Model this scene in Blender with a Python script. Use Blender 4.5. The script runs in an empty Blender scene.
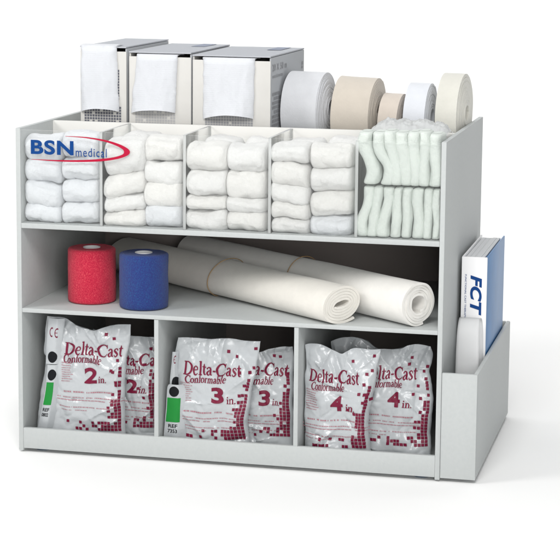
import bpy, bmesh, math, random
from math import sin, cos, pi, exp, sqrt, radians
from mathutils import Vector, Matrix, noise

scene = bpy.context.scene
COL = scene.collection

# ------------------------------------------------------------------ camera
cd = bpy.data.cameras.new('camera')
cam = bpy.data.objects.new('camera', cd)
COL.objects.link(cam)
Rv = Vector((0.97395843, 0.22654279, 0.00912912))
Uv = Vector((-0.04266113, 0.14356677, 0.98872069))
Fv = Vector((-0.2226769, 0.96336231, -0.14949263))
M = Matrix.Identity(4)
for r in range(3):
    M[r][0], M[r][1], M[r][2] = Rv[r], Uv[r], -Fv[r]
M.translation = Vector((1.12386, -2.95285, 0.84963))
cam.matrix_world = M
cd.sensor_width = 36
cd.lens = 1949.95 / 560 * 36
cd.shift_x = -(281.363 - 280) / 560
cd.shift_y = (226.99 - 280) / 560
cd.clip_end = 100
cd.clip_start = .05
scene.camera = cam

# ------------------------------------------------------------------ world, lamps, exposure
W = bpy.data.worlds.new('World')
scene.world = W
W.use_nodes = True
W.node_tree.nodes['Background'].inputs[0].default_value = (.93, .965, 1, 1)
W.node_tree.nodes['Background'].inputs[1].default_value = .22
scene.view_settings.view_transform = 'Standard'
scene.view_settings.look = 'None'
scene.view_settings.gamma = 1
scene.view_settings.exposure = -0.1


def area(name, loc, target, sx, sy, power, col=(1, 1, 1)):
    l = bpy.data.lights.new(name, 'AREA')
    l.shape = 'RECTANGLE'; l.size = sx; l.size_y = sy; l.energy = power; l.color = col
    o = bpy.data.objects.new(name, l)
    COL.objects.link(o)
    o.location = loc
    o.rotation_euler = (Vector(target) - Vector(loc)).to_track_quat('-Z', 'Y').to_euler()
    return o


area('key_softbox', (.75, -2.35, 2.3), (.35, .1, .28), 1.2, 1.0, 58, (1, .99, .97))
area('low_fill', (1.75, -3.4, .85), (.35, .1, .25), 1.2, 1.0, 44, (1, .99, .98))
area('left_softbox', (-1.5, -1.4, 1.9), (.3, .1, .25), .8, .8, 30, (1, .99, .98))
area('overhead_softbox', (.2, -.45, 2.6), (.3, -.25, 0), 2.6, 1.6, 15)
area('backdrop_softbox', (.2, 1.2, 2.5), (.0, 2.6, .8), 5.0, 1.0, 48)

scene.render.engine = 'CYCLES'
scene.cycles.max_bounces = 8
scene.cycles.transparent_max_bounces = 16
scene.cycles.use_denoising = True

# ------------------------------------------------------------------ materials
MATS = {}


def mat(name, col, rough=.6, **kw):
    m = bpy.data.materials.new(name)
    m.use_nodes = True
    nt = m.node_tree
    b = nt.nodes['Principled BSDF']
    b.inputs['Base Color'].default_value = (*col, 1)
    b.inputs['Roughness'].default_value = rough
    for k, v in kw.items():
        key = {'spec': 'Specular IOR Level', 'sheen': 'Sheen Weight', 'coat': 'Coat Weight', 'metal': 'Metallic',
               'trans': 'Transmission Weight', 'sss': 'Subsurface Weight'}[k]
        b.inputs[key].default_value = v
    MATS[name] = m
    return m


def nodes(m):
    return m.node_tree, m.node_tree.nodes['Principled BSDF']


def bump(m, tex, strength=.3, dist=.001, out='Fac', prev=None):
    nt, b = nodes(m)
    bp = nt.nodes.new('ShaderNodeBump')
    bp.inputs['Strength'].default_value = strength
    bp.inputs['Distance'].default_value = dist
    nt.links.new(tex.outputs[out], bp.inputs['Height'])
    if prev:
        nt.links.new(prev.outputs[0], bp.inputs['Normal'])
    nt.links.new(bp.outputs[0], b.inputs['Normal'])
    return bp


def tcoord(m, kind='Object', scale=(1, 1, 1)):
    nt, b = nodes(m)
    t = nt.nodes.new('ShaderNodeTexCoord')
    mp = nt.nodes.new('ShaderNodeMapping')
    mp.inputs['Scale'].default_value = scale
    nt.links.new(t.outputs[kind], mp.inputs[0])
    return mp


def tex_noise(m, scale, detail=3, rough=.5, mp=None):
    nt, b = nodes(m)
    n = nt.nodes.new('ShaderNodeTexNoise')
    n.inputs['Scale'].default_value = scale
    n.inputs['Detail'].default_value = detail
    n.inputs['Roughness'].default_value = rough
    nt.links.new((mp or tcoord(m)).outputs[0], n.inputs['Vector'])
    return n


def tex_wave(m, scale, direction='X', dist=0, mp=None, dscale=1):
    nt, b = nodes(m)
    n = nt.nodes.new('ShaderNodeTexWave')
    n.bands_direction = direction
    n.inputs['Scale'].default_value = scale
    n.inputs['Distortion'].default_value = dist
    n.inputs['Detail Scale'].default_value = dscale
    nt.links.new((mp or tcoord(m)).outputs[0], n.inputs['Vector'])
    return n


def ramp(m, tex, stops, out='Fac', to='Base Color'):
    nt, b = nodes(m)
    r = nt.nodes.new('ShaderNodeValToRGB')
    e = r.color_ramp.elements
    while len(e) < len(stops):
        e.new(.5)
    for el, (p, c) in zip(e, stops):
        el.position = p
        el.color = (*c, 1)
    nt.links.new(tex.outputs[out], r.inputs[0])
    nt.links.new(r.outputs[0], b.inputs[to])
    return r


def mul(c, k):
    return tuple(x * k for x in c)


def laminate():
    m = mat('grey_laminate', (.5, .525, .52), .5, spec=.25)
    n = tex_noise(m, 420, 3)
    ramp(m, tex_noise(m, 160, 4, .6), [(.3, (.452, .474, .472)), (.7, (.478, .498, .495))])
    bump(m, n, .25, .0004)
    return m


laminate()
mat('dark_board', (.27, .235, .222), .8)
mat('ivory_board', (.69, .685, .66), .5, spec=.25)
m = mat('backdrop_paper', (.9, .9, .895), .9, spec=.1)
bump(m, tex_noise(m, 300, 2), .08, .0005)
mat('foot_plastic', (.12, .16, .21), .45)


def thin_clear(name, tint, alpha_t, diff, rough=.08, ior=1.12):
    """clear sheet: straight-through light, a little milky scatter, a surface reflection by angle"""
    m = bpy.data.materials.new(name)
    m.use_nodes = True
    nt = m.node_tree
    nt.nodes.clear()
    o = nt.nodes.new('ShaderNodeOutputMaterial')
    t = nt.nodes.new('ShaderNodeBsdfTransparent'); t.inputs[0].default_value = (*tint, 1)
    d = nt.nodes.new('ShaderNodeBsdfDiffuse'); d.inputs[0].default_value = (*diff, 1)
    tl = nt.nodes.new('ShaderNodeBsdfTranslucent'); tl.inputs[0].default_value = (*diff, 1)
    dm = nt.nodes.new('ShaderNodeMixShader'); dm.inputs[0].default_value = .5
    g = nt.nodes.new('ShaderNodeBsdfGlossy'); g.inputs['Roughness'].default_value = rough
    m1 = nt.nodes.new('ShaderNodeMixShader'); m1.inputs[0].default_value = alpha_t
    m2 = nt.nodes.new('ShaderNodeMixShader')
    f = nt.nodes.new('ShaderNodeFresnel'); f.inputs[0].default_value = ior
    L = nt.links.new
    L(d.outputs[0], dm.inputs[1]); L(tl.outputs[0], dm.inputs[2])
    L(dm.outputs[0], m1.inputs[1]); L(t.outputs[0], m1.inputs[2])
    L(f.outputs[0], m2.inputs[0]); L(m1.outputs[0], m2.inputs[1]); L(g.outputs[0], m2.inputs[2])
    L(m2.outputs[0], o.inputs[0])
    MATS[name] = m
    return m


thin_clear('clear_acrylic', (.995, .997, .996), .955, (.93, .95, .945))
thin_clear('divider_acrylic', (.996, .998, .997), .975, (.82, .85, .84), .08, 1.04)
thin_clear('frosted_edge', (.97, .98, .98), .3, (.94, .955, .95), .3)
thin_clear('liner_film', (.99, .99, .99), .3, (.95, .96, .97), .25)
thin_clear('sleeve_plastic', (.98, .983, .985), .3, (.97, .975, .98), .3)


def gauze(name, col, wscale=1500):
    m = mat(name, col, .95, spec=.15, sheen=.25)
    n1 = tex_noise(m, 420, 4, .65)
    ramp(m, tex_noise(m, 260, 6, .75), [(.3, mul(col, .95)), (.7, mul(col, 1.03))])
    b1 = bump(m, n1, .6, .0016)
    w = tex_wave(m, 62, 'DIAGONAL', 6, None, 25)
    b2 = bump(m, w, .3, .0014, prev=b1)
    bump(m, tex_noise(m, 170, 2, .5), .22, .002, prev=b2)
    return m


gauze('gauze_white', (.72, .72, .71))
gauze('gauze_warm', (.725, .72, .70))
gauze('gauze_cool', (.69, .71, .735))
gauze('gauze_green', (.66, .71, .668))


def knit(name, col):
    m = mat(name, col, .95, spec=.1, sheen=.3)
    w = tex_wave(m, 95, 'Z', 2.5, None, 40)
    b1 = bump(m, w, .22, .0008)
    bump(m, tex_noise(m, 500, 3), .35, .0006, prev=b1)
    return m


knit('knit_white', (.63, .645, .675))
for nm, c in (('padding_white', (.63, .64, .665)), ('padding_beige', (.56, .51, .445)), ('padding_pink', (.575, .515, .455)),
              ('padding_bright', (.66, .68, .72)), ('padding_cream', (.64, .63, .575))):
    m = mat(nm, c, .95, spec=.1, sheen=.3)
    ramp(m, tex_noise(m, 45, 5, .65), [(.3, mul(c, .955)), (.7, mul(c, 1.02))])
    b1 = bump(m, tex_noise(m, 380, 4, .7), .45, .0008)
    bump(m, tex_wave(m, 130, 'X', 3, None, 20), .12, .0005, prev=b1)
for nm, c in (('felt_cream', (.74, .715, .66)), ('felt_white', (.78, .765, .73))):
    m = mat(nm, c, .97, spec=.08, sheen=.3)
    ramp(m, tex_noise(m, 60, 5, .7), [(.3, mul(c, .96)), (.7, mul(c, 1.02))])
    bump(m, tex_noise(m, 600, 4, .7), .4, .0007)
mat('rubber', (.42, .27, .13), .5)


def cohesive(name, dark, mid, light, zs):
    m = mat(name, mid, .75, spec=.25, sheen=.15)
    mp = tcoord(m, 'Object', (1, 1, .55))
    n = tex_noise(m, 760, 5, .8, mp)
    ramp(m, n, [(.30, dark), (.5, mid), (.74, light)])
    b1 = bump(m, n, .8, .0013)
    bump(m, tex_wave(m, 140, 'Z', 5, None, 60), .35, .0007, prev=b1)


cohesive('cohesive_red', (.36, .004, .028), (.60, .009, .05), (.85, .16, .17), 1)
cohesive('cohesive_blue', (.014, .02, .13), (.018, .038, .21), (.012, .15, .30), 1)
mat('core_white', (.82, .82, .82), .5)

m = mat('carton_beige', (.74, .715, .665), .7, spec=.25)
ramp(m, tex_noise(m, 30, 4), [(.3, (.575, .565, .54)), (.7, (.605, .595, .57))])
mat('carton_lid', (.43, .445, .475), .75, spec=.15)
mat('carton_side_shaded', (.42, .435, .455), .7, spec=.2)  # greyer than the front board: the side's shading is put into this colour
mat('ink_grey', (.28, .285, .30), .7)
mat('ink_grey_light', (.40, .40, .405), .7)
mat('ink_dark', (.11, .115, .14), .7)
mat('ink_blue_grey', (.2, .23, .31), .6)
mat('ink_red', (.165, .010, .036), .4, spec=.2)
mat('ink_red_pale', (.36, .16, .19), .5)
mat('ink_black', (.008, .009, .011), .5, spec=.15)
mat('ink_green', (.012, .23, .036), .4, spec=.25)
mat('logo_blue', (.006, .05, .205), .5, spec=.12)
mat('logo_red', (.42, .010, .042), .5, spec=.12)
m = mat('foil_white', (.45, .472, .488), .28, spec=.55, coat=.22)
n = tex_noise(m, 55, 4, .6)
bump(m, n, .25, .004)
mat('binder_white', (.82, .82, .83), .35, spec=.5)
m = mat('binder_blue', (.035, .17, .40), .38, spec=.5)
ramp(m, tex_noise(m, 25, 3), [(.3, (.032, .155, .37)), (.7, (.04, .185, .43))])
m = mat('page_paper', (.62, .63, .65), .8)
w = tex_wave(m, 260, 'X', .6)
ramp(m, w, [(.1, (.5, .51, .53)), (.5, (.74, .75, .76))])


# ------------------------------------------------------------------ object helpers
def empty(name, loc=(0, 0, 0), rz=0):
    o = bpy.data.objects.new(name, None)
    COL.objects.link(o)
    o.empty_display_size = .02
    o.location = loc
    o.rotation_euler = (0, 0, rz)
    return o


def tag(o, label, cat, group=None):
    o['label'] = label
    o['category'] = cat
    if group:
        o['group'] = group
    return o


def link(name, bm, material, parent=None, smooth=None, loc=None):
    me = bpy.data.meshes.new(name)
    bmesh.ops.recalc_face_normals(bm, faces=bm.faces[:])
    bm.to_mesh(me)
    bm.free()
    o = bpy.data.objects.new(name, me)
    COL.objects.link(o)
    me.materials.append(MATS[material])
    if smooth is not None:
        for p in me.polygons:
            p.use_smooth = True
        me.set_sharp_from_angle(angle=radians(smooth))
    if parent:
        o.parent = parent
    if loc:
        o.location = loc
    return o


def box(bm, x0, x1, y0, y1, z0, z1, bev=.0008):
    t = bmesh.new()
    bmesh.ops.create_cube(t, size=1)
    for v in t.verts:
        v.co = Vector((x0 + (v.co.x + .5) * (x1 - x0), y0 + (v.co.y + .5) * (y1 - y0), z0 + (v.co.z + .5) * (z1 - z0)))
    if bev:
        bmesh.ops.bevel(t, geom=t.edges[:], offset=bev, segments=2, affect='EDGES', profile=.5)
    me = bpy.data.meshes.new('tmp')
    t.to_mesh(me)
    t.free()
    bm.from_mesh(me)
    bpy.data.meshes.remove(me)
    return bm


def part_box(name, material, parent, *dims, bev=.0008):
    return link(name, box(bmesh.new(), *dims, bev=bev), material, parent, 40)


def lathe(bm, prof, n=64, axis='Z', centre=(0, 0, 0)):
    rings = []
    for (r, h) in prof:
        ring = []
        for i in range(n):
            a = 2 * pi * i / n
            p = (r * cos(a), r * sin(a), h)
            ring.append(bm.verts.new(Vector(p) + Vector(centre)))
        rings.append(ring)
    for a, b in zip(rings, rings[1:]):
        for i in range(n):
            bm.faces.new((a[i], a[(i + 1) % n], b[(i + 1) % n], b[i]))
    return rings


# ---- lettering ----------------------------------------------------
def font_mesh(body, bold=0.0, shear=0.0, spacing=1.0):
    c = bpy.data.curves.new('t', 'FONT')
    c.body = body
    c.size = 1
    c.offset = bold
    c.shear = shear
    c.space_character = spacing
    c.resolution_u = 6
    c.fill_mode = 'FRONT'
    o = bpy.data.objects.new('t', c)
    COL.objects.link(o)
    bpy.context.view_layer.update()
    dg = bpy.context.evaluated_depsgraph_get()
    me = bpy.data.meshes.new_from_object(o.evaluated_get(dg))
    V = [(v.co.x, v.co.y) for v in me.vertices]
    F = [tuple(p.vertices) for p in me.polygons]
    bpy.data.objects.remove(o)
    bpy.data.curves.remove(c)
    bpy.data.meshes.remove(me)
    return V, F


def norm2d(V, x, y, w, h=None):
    """fit 2-D verts so the left end is x, the baseline (lowest point) y, the width w and the height h"""
    x0 = min(v[0] for v in V); x1 = max(v[0] for v in V)
    y0 = min(v[1] for v in V); y1 = max(v[1] for v in V)
    sx = w / (x1 - x0)
    sy = sx if h is None else h / (y1 - y0)
    return [(x + (v[0] - x0) * sx, y + (v[1] - y0) * sy) for v in V]


def catmull(P, n=5):
    if len(P) < 3:
        return P
    out = []
    Q = [P[0]] + list(P) + [P[-1]]
    for i in range(1, len(Q) - 2):
        for k in range(n):
            t = k / n
            out.append(tuple(.5 * (2 * b + (c - a) * t + (2 * a - 5 * b + 4 * c - d) * t * t + (3 * b - a - 3 * c + d) * t ** 3)
                             for a, b, c, d in zip(Q[i - 1], Q[i], Q[i + 1], Q[i + 2])))
    out.append(P[-1])
    return out


SERIF = {
    'D': (.93, [[(.2, 0, .17), (.2, 1, .17)], [(.02, .03, .06), (.45, .03, .06)], [(.02, .97, .06), (.45, .97, .06)],
                [(.25, .97, .06), (.5, .93, .09), (.75, .72, .16), (.8, .48, .18), (.72, .24, .15), (.5, .07, .09), (.25, .03, .06)]]),
    'e': (.55, [[(.1, .36, .06), (.45, .38, .06)], [(.45, .38, .07), (.41, .56, .09), (.27, .65, .07), (.12, .52, .13), (.08, .3, .16), (.17, .1, .13), (.32, .03, .08), (.48, .13, .05)]]),
    'l': (.32, [[(.16, 0, .15), (.16, 1.06, .15)], [(.01, .03, .06), (.31, .03, .06)], [(.02, 1.0, .06), (.15, 1.03, .07)]]),
    't': (.38, [[(.17, .88, .05), (.17, .64, .14), (.16, .25, .15), (.22, .06, .11), (.36, .07, .05)], [(.01, .63, .07), (.36, .63, .07)]]),
    'a': (.54, [[(.07, .5, .11), (.2, .64, .08), (.34, .58, .12), (.37, .42, .15), (.37, .14, .15), (.51, .04, .06)],
                [(.36, .4, .06), (.2, .34, .08), (.08, .18, .14), (.17, .04, .1), (.28, .07, .06), (.37, .17, .05)]]),
    '-': (.36, [[(.03, .35, .11), (.32, .35, .11)]]),
    'C': (.86, [[(.78, .7, .05), (.74, .86, .1), (.52, .97, .08), (.27, .87, .13), (.1, .62, .18), (.11, .36, .18), (.27, .1, .14), (.5, .02, .08), (.7, .08, .07), (.82, .25, .04)], [(.78, .66, .05), (.79, 1, .05)]]),
    's': (.45, [[(.37, .46, .05), (.34, .59, .08), (.2, .645, .07), (.08, .52, .12), (.2, .36, .15), (.34, .2, .13), (.26, .05, .09), (.14, .02, .07), (.05, .17, .06)]]),
    'o': (.6, [[(.29, .65, .07), (.12, .54, .13), (.07, .33, .16), (.12, .12, .13), (.29, .02, .07), (.46, .12, .13), (.51, .33, .16), (.46, .54, .13), (.29, .65, .07)]]),
    'n': (.64, [[(.15, 0, .14), (.15, .62, .14)], [(.01, .03, .06), (.29, .03, .06)], [(.02, .61, .06), (.15, .62, .06)],
                [(.16, .5, .06), (.32, .62, .09), (.47, .5, .14), (.47, 0, .14)], [(.34, .03, .06), (.61, .03, .06)]]),
    'f': (.36, [[(.42, .95, .09), (.3, 1.03, .07), (.17, .85, .13), (.16, .5, .14), (.16, 0, .14)], [(.02, .03, .06), (.32, .03, .06)], [(.01, .62, .06), (.34, .62, .06)]]),
    'r': (.46, [[(.15, 0, .14), (.15, .62, .14)], [(.01, .03, .06), (.31, .03, .06)], [(.02, .61, .06), (.15, .62, .06)], [(.16, .46, .06), (.28, .62, .08), (.4, .57, .13)]]),
    'm': (.95, [[(.15, 0, .14), (.15, .62, .14)], [(.01, .03, .06), (.29, .03, .06)], [(.02, .61, .06), (.15, .62, .06)],
                [(.16, .5, .06), (.32, .62, .09), (.46, .5, .14), (.46, 0, .14)], [(.47, .5, .06), (.63, .62, .09), (.78, .5, .14), (.78, 0, .14)], [(.34, .03, .06), (.58, .03, .06)], [(.65, .03, .06), (.92, .03, .06)]]),
    'b': (.58, [[(.13, .02, .13), (.13, 1.04, .14)], [(.01, 1.0, .06), (.13, 1.02, .07)], [(.14, .5, .06), (.3, .64, .08), (.47, .5, .14), (.5, .32, .16), (.42, .1, .13), (.27, .02, .07), (.13, .1, .06)]]),
    'i': (.33, [[(.16, 0, .14), (.16, .62, .14)], [(.01, .03, .06), (.31, .03, .06)], [(.03, .61, .06), (.16, .62, .06)], [(.08, .86, .15), (.23, .86, .15)]]),
    '.': (.25, [[(.04, .07, .14), (.18, .07, .14)]]),
}


def serif_mesh(text, shear=0.0, weight=1.0):
    V, F = [], []
    x = 0
    for ch in text:
        adv, strokes = SERIF[ch]
        for st in strokes:
            P = catmull(st)
            base = len(V)
            for i, (px, py, w) in enumerate(P):
                a = P[max(i - 1, 0)]; b = P[min(i + 1, len(P) - 1)]
                tx, ty = b[0] - a[0], b[1] - a[1]
                l = sqrt(tx * tx + ty * ty) or 1
                nx, ny = -ty / l * w * .5 * weight, tx / l * w * .5 * weight
                V.append((x + px + nx + (py + ny) * shear, py + ny))
                V.append((x + px - nx + (py - ny) * shear, py - ny))
            for i in range(len(P) - 1):
                k = base + 2 * i
                F.append((k, k + 1, k + 3, k + 2))
        x += adv
    return V, F


def rects(lst):
    V, F = [], []
    for x0, x1, y0, y1 in lst:
        k = len(V)
        V += [(x0, y0), (x1, y0), (x1, y1), (x0, y1)]
        F.append((k, k + 1, k + 2, k + 3))
    return V, F


def disc(x, y, rx, ry, n=24):
    K = 5
    V = [(x, y)]
    F = []
    for k in range(1, K + 1):
        V += [(x + rx * k / K * cos(2 * pi * i / n), y + ry * k / K * sin(2 * pi * i / n)) for i in range(n)]
    for i in range(n):
        F.append((0, 1 + i, 1 + (i + 1) % n))
        for k in range(K - 1):
            a = 1 + k * n
            F.append((a + i, a + n + i, a + n + (i + 1) % n, a + (i + 1) % n))
    return V, F


def put2d(bm, VF, fn, maxlen=None):
    """lay a flat figure on a surface: fn maps (x, y) to a point"""
    V, F = VF
    t = bmesh.new()
    vs = [t.verts.new((a, b, 0)) for a, b in V]
    for f in F:
        try:
            t.faces.new([vs[i] for i in f])
        except ValueError:
            pass
    if maxlen:
        for _ in range(4):
            es = [e for e in t.edges if e.calc_length() > maxlen]
            if not es:
                break
            bmesh.ops.subdivide_edges(t, edges=es, cuts=1, use_grid_fill=True)
        bmesh.ops.triangulate(t, faces=[f for f in t.faces if len(f.verts) > 4])
    new = {}
    for v in t.verts:
        new[v] = bm.verts.new(fn(v.co.x, v.co.y))
    for f in t.faces:
        try:
            bm.faces.new([new[v] for v in f.verts])
        except ValueError:
            pass
    t.free()


def link_flat(name, bm, material, parent, up=Vector((0, -1, 0))):
    """a printed figure: keep its faces turned towards up"""
    bm.normal_update()
    for f in bm.faces:
        if f.normal.dot(up) < 0:
            f.normal_flip()
    me = bpy.data.meshes.new(name)
    bm.to_mesh(me)
    bm.free()
    o = bpy.data.objects.new(name, me)
    COL.objects.link(o)
    me.materials.append(MATS[material])
    o.parent = parent
    return o


# ------------------------------------------------------------------ the setting: a white paper sweep
bm = bmesh.new()
prof = [(-7, -.003), (1.7, -.003)]
for i in range(1, 25):
    a = i / 24 * pi / 2
    prof.append((1.7 + .9 * sin(a), -.003 + .9 * (1 - cos(a))))
prof.append((2.6, 3.2))
A = [bm.verts.new((-6, y, z)) for y, z in prof]
B = [bm.verts.new((7, y, z)) for y, z in prof]
for i in range(len(prof) - 1):
    bm.faces.new((A[i], B[i], B[i + 1], A[i + 1]))
bd = link('backdrop', bm, 'backdrop_paper', None, 60)
bd['kind'] = 'structure'

# ------------------------------------------------------------------ the rack
WD, T, H, D = .700, .0078, .5337, .440
Z1B, Z1T, Z2B, Z2T = .3709, .3796, .2318, .2389
rack = tag(empty('supply_rack'), 'pale grey three-tier dispensing rack holding bandages, rolls and pouches', 'rack')
part_box('side_panel', 'grey_laminate', rack, 0, T, 0, D, 0, H)
part_box('side_panel', 'grey_laminate', rack, WD - T, WD, 0, D, 0, H)
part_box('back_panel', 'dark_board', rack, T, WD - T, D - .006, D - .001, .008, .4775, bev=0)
part_box('shelf', 'grey_laminate', rack, T, WD - T, .0004, D - .007, Z1B, Z1T)
part_box('shelf', 'grey_laminate', rack, T, WD - T, .0004, D - .007, Z2B, Z2T)
part_box('base_board', 'grey_laminate', rack, T, WD - T, .0085, D - .007, .0045, .012)
part_box('front_rail', 'grey_laminate', rack, T, WD - T, .0004, .008, .0037, .0383)
for x in (.2322, .4634):
    part_box('divider', 'grey_laminate', rack, x, x + T - .0005, .0012, D - .007, .0125, Z2B - .0004)
part_box('bin_wall', 'ivory_board', rack, T, WD - T, .155, .163, Z1T + .0004, .532)
part_box('top_platform', 'grey_laminate', rack, T, WD - T, .1635, D - .001, .4778, .4852)
for k in range(1, 5):
    x = .0058 + .1388 * k - .001
    o = part_box('bin_divider', 'divider_acrylic', rack, x - .0024, x + .0024, .0022, .1545, Z1T + .0006, .5315, bev=.0004)
    o.data.materials.append(MATS['frosted_edge'])
    for p in o.data.polygons:      # sawn edges are frosted
        if abs(p.normal.x) < .5:
            p.material_index = 1
cover = part_box('clear_front', 'clear_acrylic', rack, T + .0004, WD - T - .0004, -.0002, .0018, Z1T + .0006, .5315, bev=.0003)
for x, y in ((.033, .03), (.667, .03), (.033, .40), (.667, .40)):
    bm = bmesh.new()
    lathe(bm, [(.001, -.003), (.013, -.003), (.014, -.0015), (.014, .0044), (.001, .0044)], 28, centre=(x, y, 0))
    link('foot', bm, 'foot_plastic', rack, 40)

cover.data.materials.append(MATS['frosted_edge'])
for p in cover.data.polygons:
    if abs(p.normal.y) < .5:
        p.material_index = 1

# logo printed on the clear front
YF = -.0008
fl = lambda x, y: (x, YF, y)
bm = bmesh.new()
V, F = font_mesh('BSN', .032, 0, 1.08)
put2d(bm, (norm2d(V, .0262, .4925, .0725, .0235), F), fl)
V, F = font_mesh('medical', .004, 0, 1.18)
put2d(bm, (norm2d(V, .1022, .4912, .0520, .0140), F), fl)
link_flat('logo_lettering', bm, 'logo_blue', cover)
so = [(.0850, .5236), (.118, .5232), (.150, .5198), (.174, .5140), (.1885, .5075), (.1932, .5015), (.1885, .4955), (.172, .4895), (.146, .4850), (.110, .4826), (.070, .4822), (.027, .4838)]
si = [(.0850, .5230), (.118, .5214), (.148, .5172), (.1675, .5118), (.1800, .5060), (.1832, .5012), (.1800, .4968), (.166, .4922), (.143, .4886), (.110, .4858), (.070, .4844), (.027, .4844)]
V = [q for pair in zip(catmull(so, 7), catmull(si, 7)) for q in pair]
F = [(2 * i, 2 * i + 1, 2 * i + 3, 2 * i + 2) for i in range(len(V) // 2 - 1)]
bm = bmesh.new()
put2d(bm, (V, F), lambda x, y: (x, YF - .0003, y))
link_flat('logo_swoosh', bm, 'logo_red', cover)

# side document pocket
pk = link('document_pocket', box(bmesh.new(), WD + .0003, .756, .0012, .0075, .003, .172), 'grey_laminate', rack, 40)
part_box('pocket_side', 'grey_laminate', pk, .7492, .7565, .008, .4466, .003, .172, bev=.0022)
part_box('pocket_base', 'grey_laminate', pk, WD + .0003, .7488, .008, .444, .0035, .010)
part_box('pocket_back', 'grey_laminate', pk, WD + .0003, .7488, .4385, .4445, .0104, .172)

# ------------------------------------------------------------------ soft rolls (gauze)
def soft_roll(path, ra, rb, side, seed, n_s=52, n_t=52, rough=1.0, p=2.4, endp=7.0):
    """a squashed soft tube along a path; ra across in the picture plane, rb in depth; side = picture-plane cross axis"""
    bm = bmesh.new()
    off = Vector((seed * 3.7, seed * 1.3, seed * 2.1))
    a_end = 1.5 * pi + 1.5 * noise.noise(Vector((seed * 1.7, .3, .9)))
    rings = []
    L = len(path) - 1
    for i in range(n_s + 1):
        s = -cos(pi * i / n_s)
        s = s * (1.0 if abs(s) < 1 else 1)
        u = (s + 1) / 2 * L
        k = min(int(u), L - 1)
        f = u - k
        pts = catmull([tuple(q) for q in path], 8)
        j = (s + 1) / 2 * (len(pts) - 1)
        j0 = min(int(j), len(pts) - 2)
        c = Vector(pts[j0]).lerp(Vector(pts[j0 + 1]), j - j0)
        e = max(0.0, 1 - abs(s) ** endp) ** .42
        e = max(e, .02)
        ring = []
        for t in range(n_t):
            a = 2 * pi * t / n_t
            ca, sa = cos(a), sin(a)
            x = math.copysign(abs(ca) ** (2 / p), ca) * ra * (.35 + .65 * e if e < .6 else e)
            y = math.copysign(abs(sa) ** (2 / p), sa) * rb * (.35 + .65 * e if e < .6 else e)
            if abs(s) > .999:
                x *= .1; y *= .1
            q = c + side * x + Vector((0, 1, 0)) * y
            d = noise.noise(q * 34 + off) * .0040 + noise.noise(q * 75 + off) * .0016 + noise.noise(q * 190 + off) * .0003
            w = noise.noise(Vector((q.x * 30, q.y * 60, q.z * 30)) + off * 2)
            d -= max(0, .10 - abs(w)) * .016
            dl = (a - a_end + s * .25) % (2 * pi)      # the free end of the winding
            if dl < 1.2:
                d += .0017 * (1 - dl / 1.2)
            nrm = (side * (x / ra) + Vector((0, 1, 0)) * (y / rb))
            q += nrm * d * rough
            ring.append(bm.verts.new(q))
        rings.append(ring)
    for a, b in zip(rings, rings[1:]):
        for t in range(n_t):
            bm.faces.new((a[t], a[(t + 1) % n_t], b[(t + 1) % n_t], b[t]))
    bm.faces.new(rings[0][::-1])
    bm.faces.new(rings[-1])
    return bm


GAUZE = [
    [[(41.5, 502.0, 61.5, 39.0, 2.9), (41.2, 463.4, 61.6, 36.7, -1.9), (40.8, 426.2, 61.7, 39.2, -8.4), (40.5, 395.5, 61.8, 32.0, -3.5)],
     [(103.6, 506.6, 60.9, 38.9, 2.9), (103.4, 470.1, 61.0, 34.0, 2.9), (103.1, 433.9, 61.1, 36.7, 1.3), (102.9, 397.2, 61.2, 35.1, 1.3)]],
    [[(179.3, 492.1, 68.7, 57.6, 9.4), (179.1, 445.4, 68.9, 37.2, 14.2), (179.0, 415.4, 68.9, 26.0, 9.4), (179.0, 391.9, 69.0, 24.4, 4.5)],
     [(242.5, 504.2, 60.2, 37.3, 1.3), (242.5, 467.9, 60.3, 35.3, -3.5), (242.5, 433.6, 60.4, 41.1, -3.5), (242.5, 398.5, 60.5, 38.8, -0.3)]],
    [[(314.8, 495.6, 66.5, 43.5, 1.3), (315.0, 453.8, 66.6, 40.0, 0.5), (315.1, 422.8, 66.8, 22.0, 1.3), (315.2, 396.0, 66.8, 31.6, 1.3)],
     [(379.4, 496.8, 61.8, 41.3, 1.3), (379.4, 454.6, 61.9, 43.0, 1.3), (379.7, 421.5, 62.0, 23.2, -1.1), (379.8, 395.5, 62.1, 32.1, -0.3)]],
    [[(450.1, 506.1, 59.5, 28.3, 1.3), (450.4, 471.6, 59.6, 39.6, -6.8), (450.7, 442.7, 59.7, 34.1, -5.2), (451.0, 414.5, 59.7, 27.0, -0.3), (451.3, 390.6, 59.8, 22.3, 1.3)],
     [(515.6, 502.7, 66.7, 36.9, 0.5), (516.1, 466.5, 66.8, 37.0, 1.3), (516.6, 429.0, 66.5, 38.0, 2.9), (516.6, 394.6, 66.5, 30.9, 1.3)]]]
ORD = ['first', 'second', 'third', 'fourth', 'fifth', 'sixth', 'seventh', 'eighth']
LEVEL = {4: ['top', 'second from top', 'third from top', 'bottom'], 5: ['top', 'second from top', 'third from top', 'fourth from top', 'bottom']}
rng = random.Random(4)
X = Vector((1, 0, 0)); Zv = Vector((0, 0, 1))
seed = 0
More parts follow.
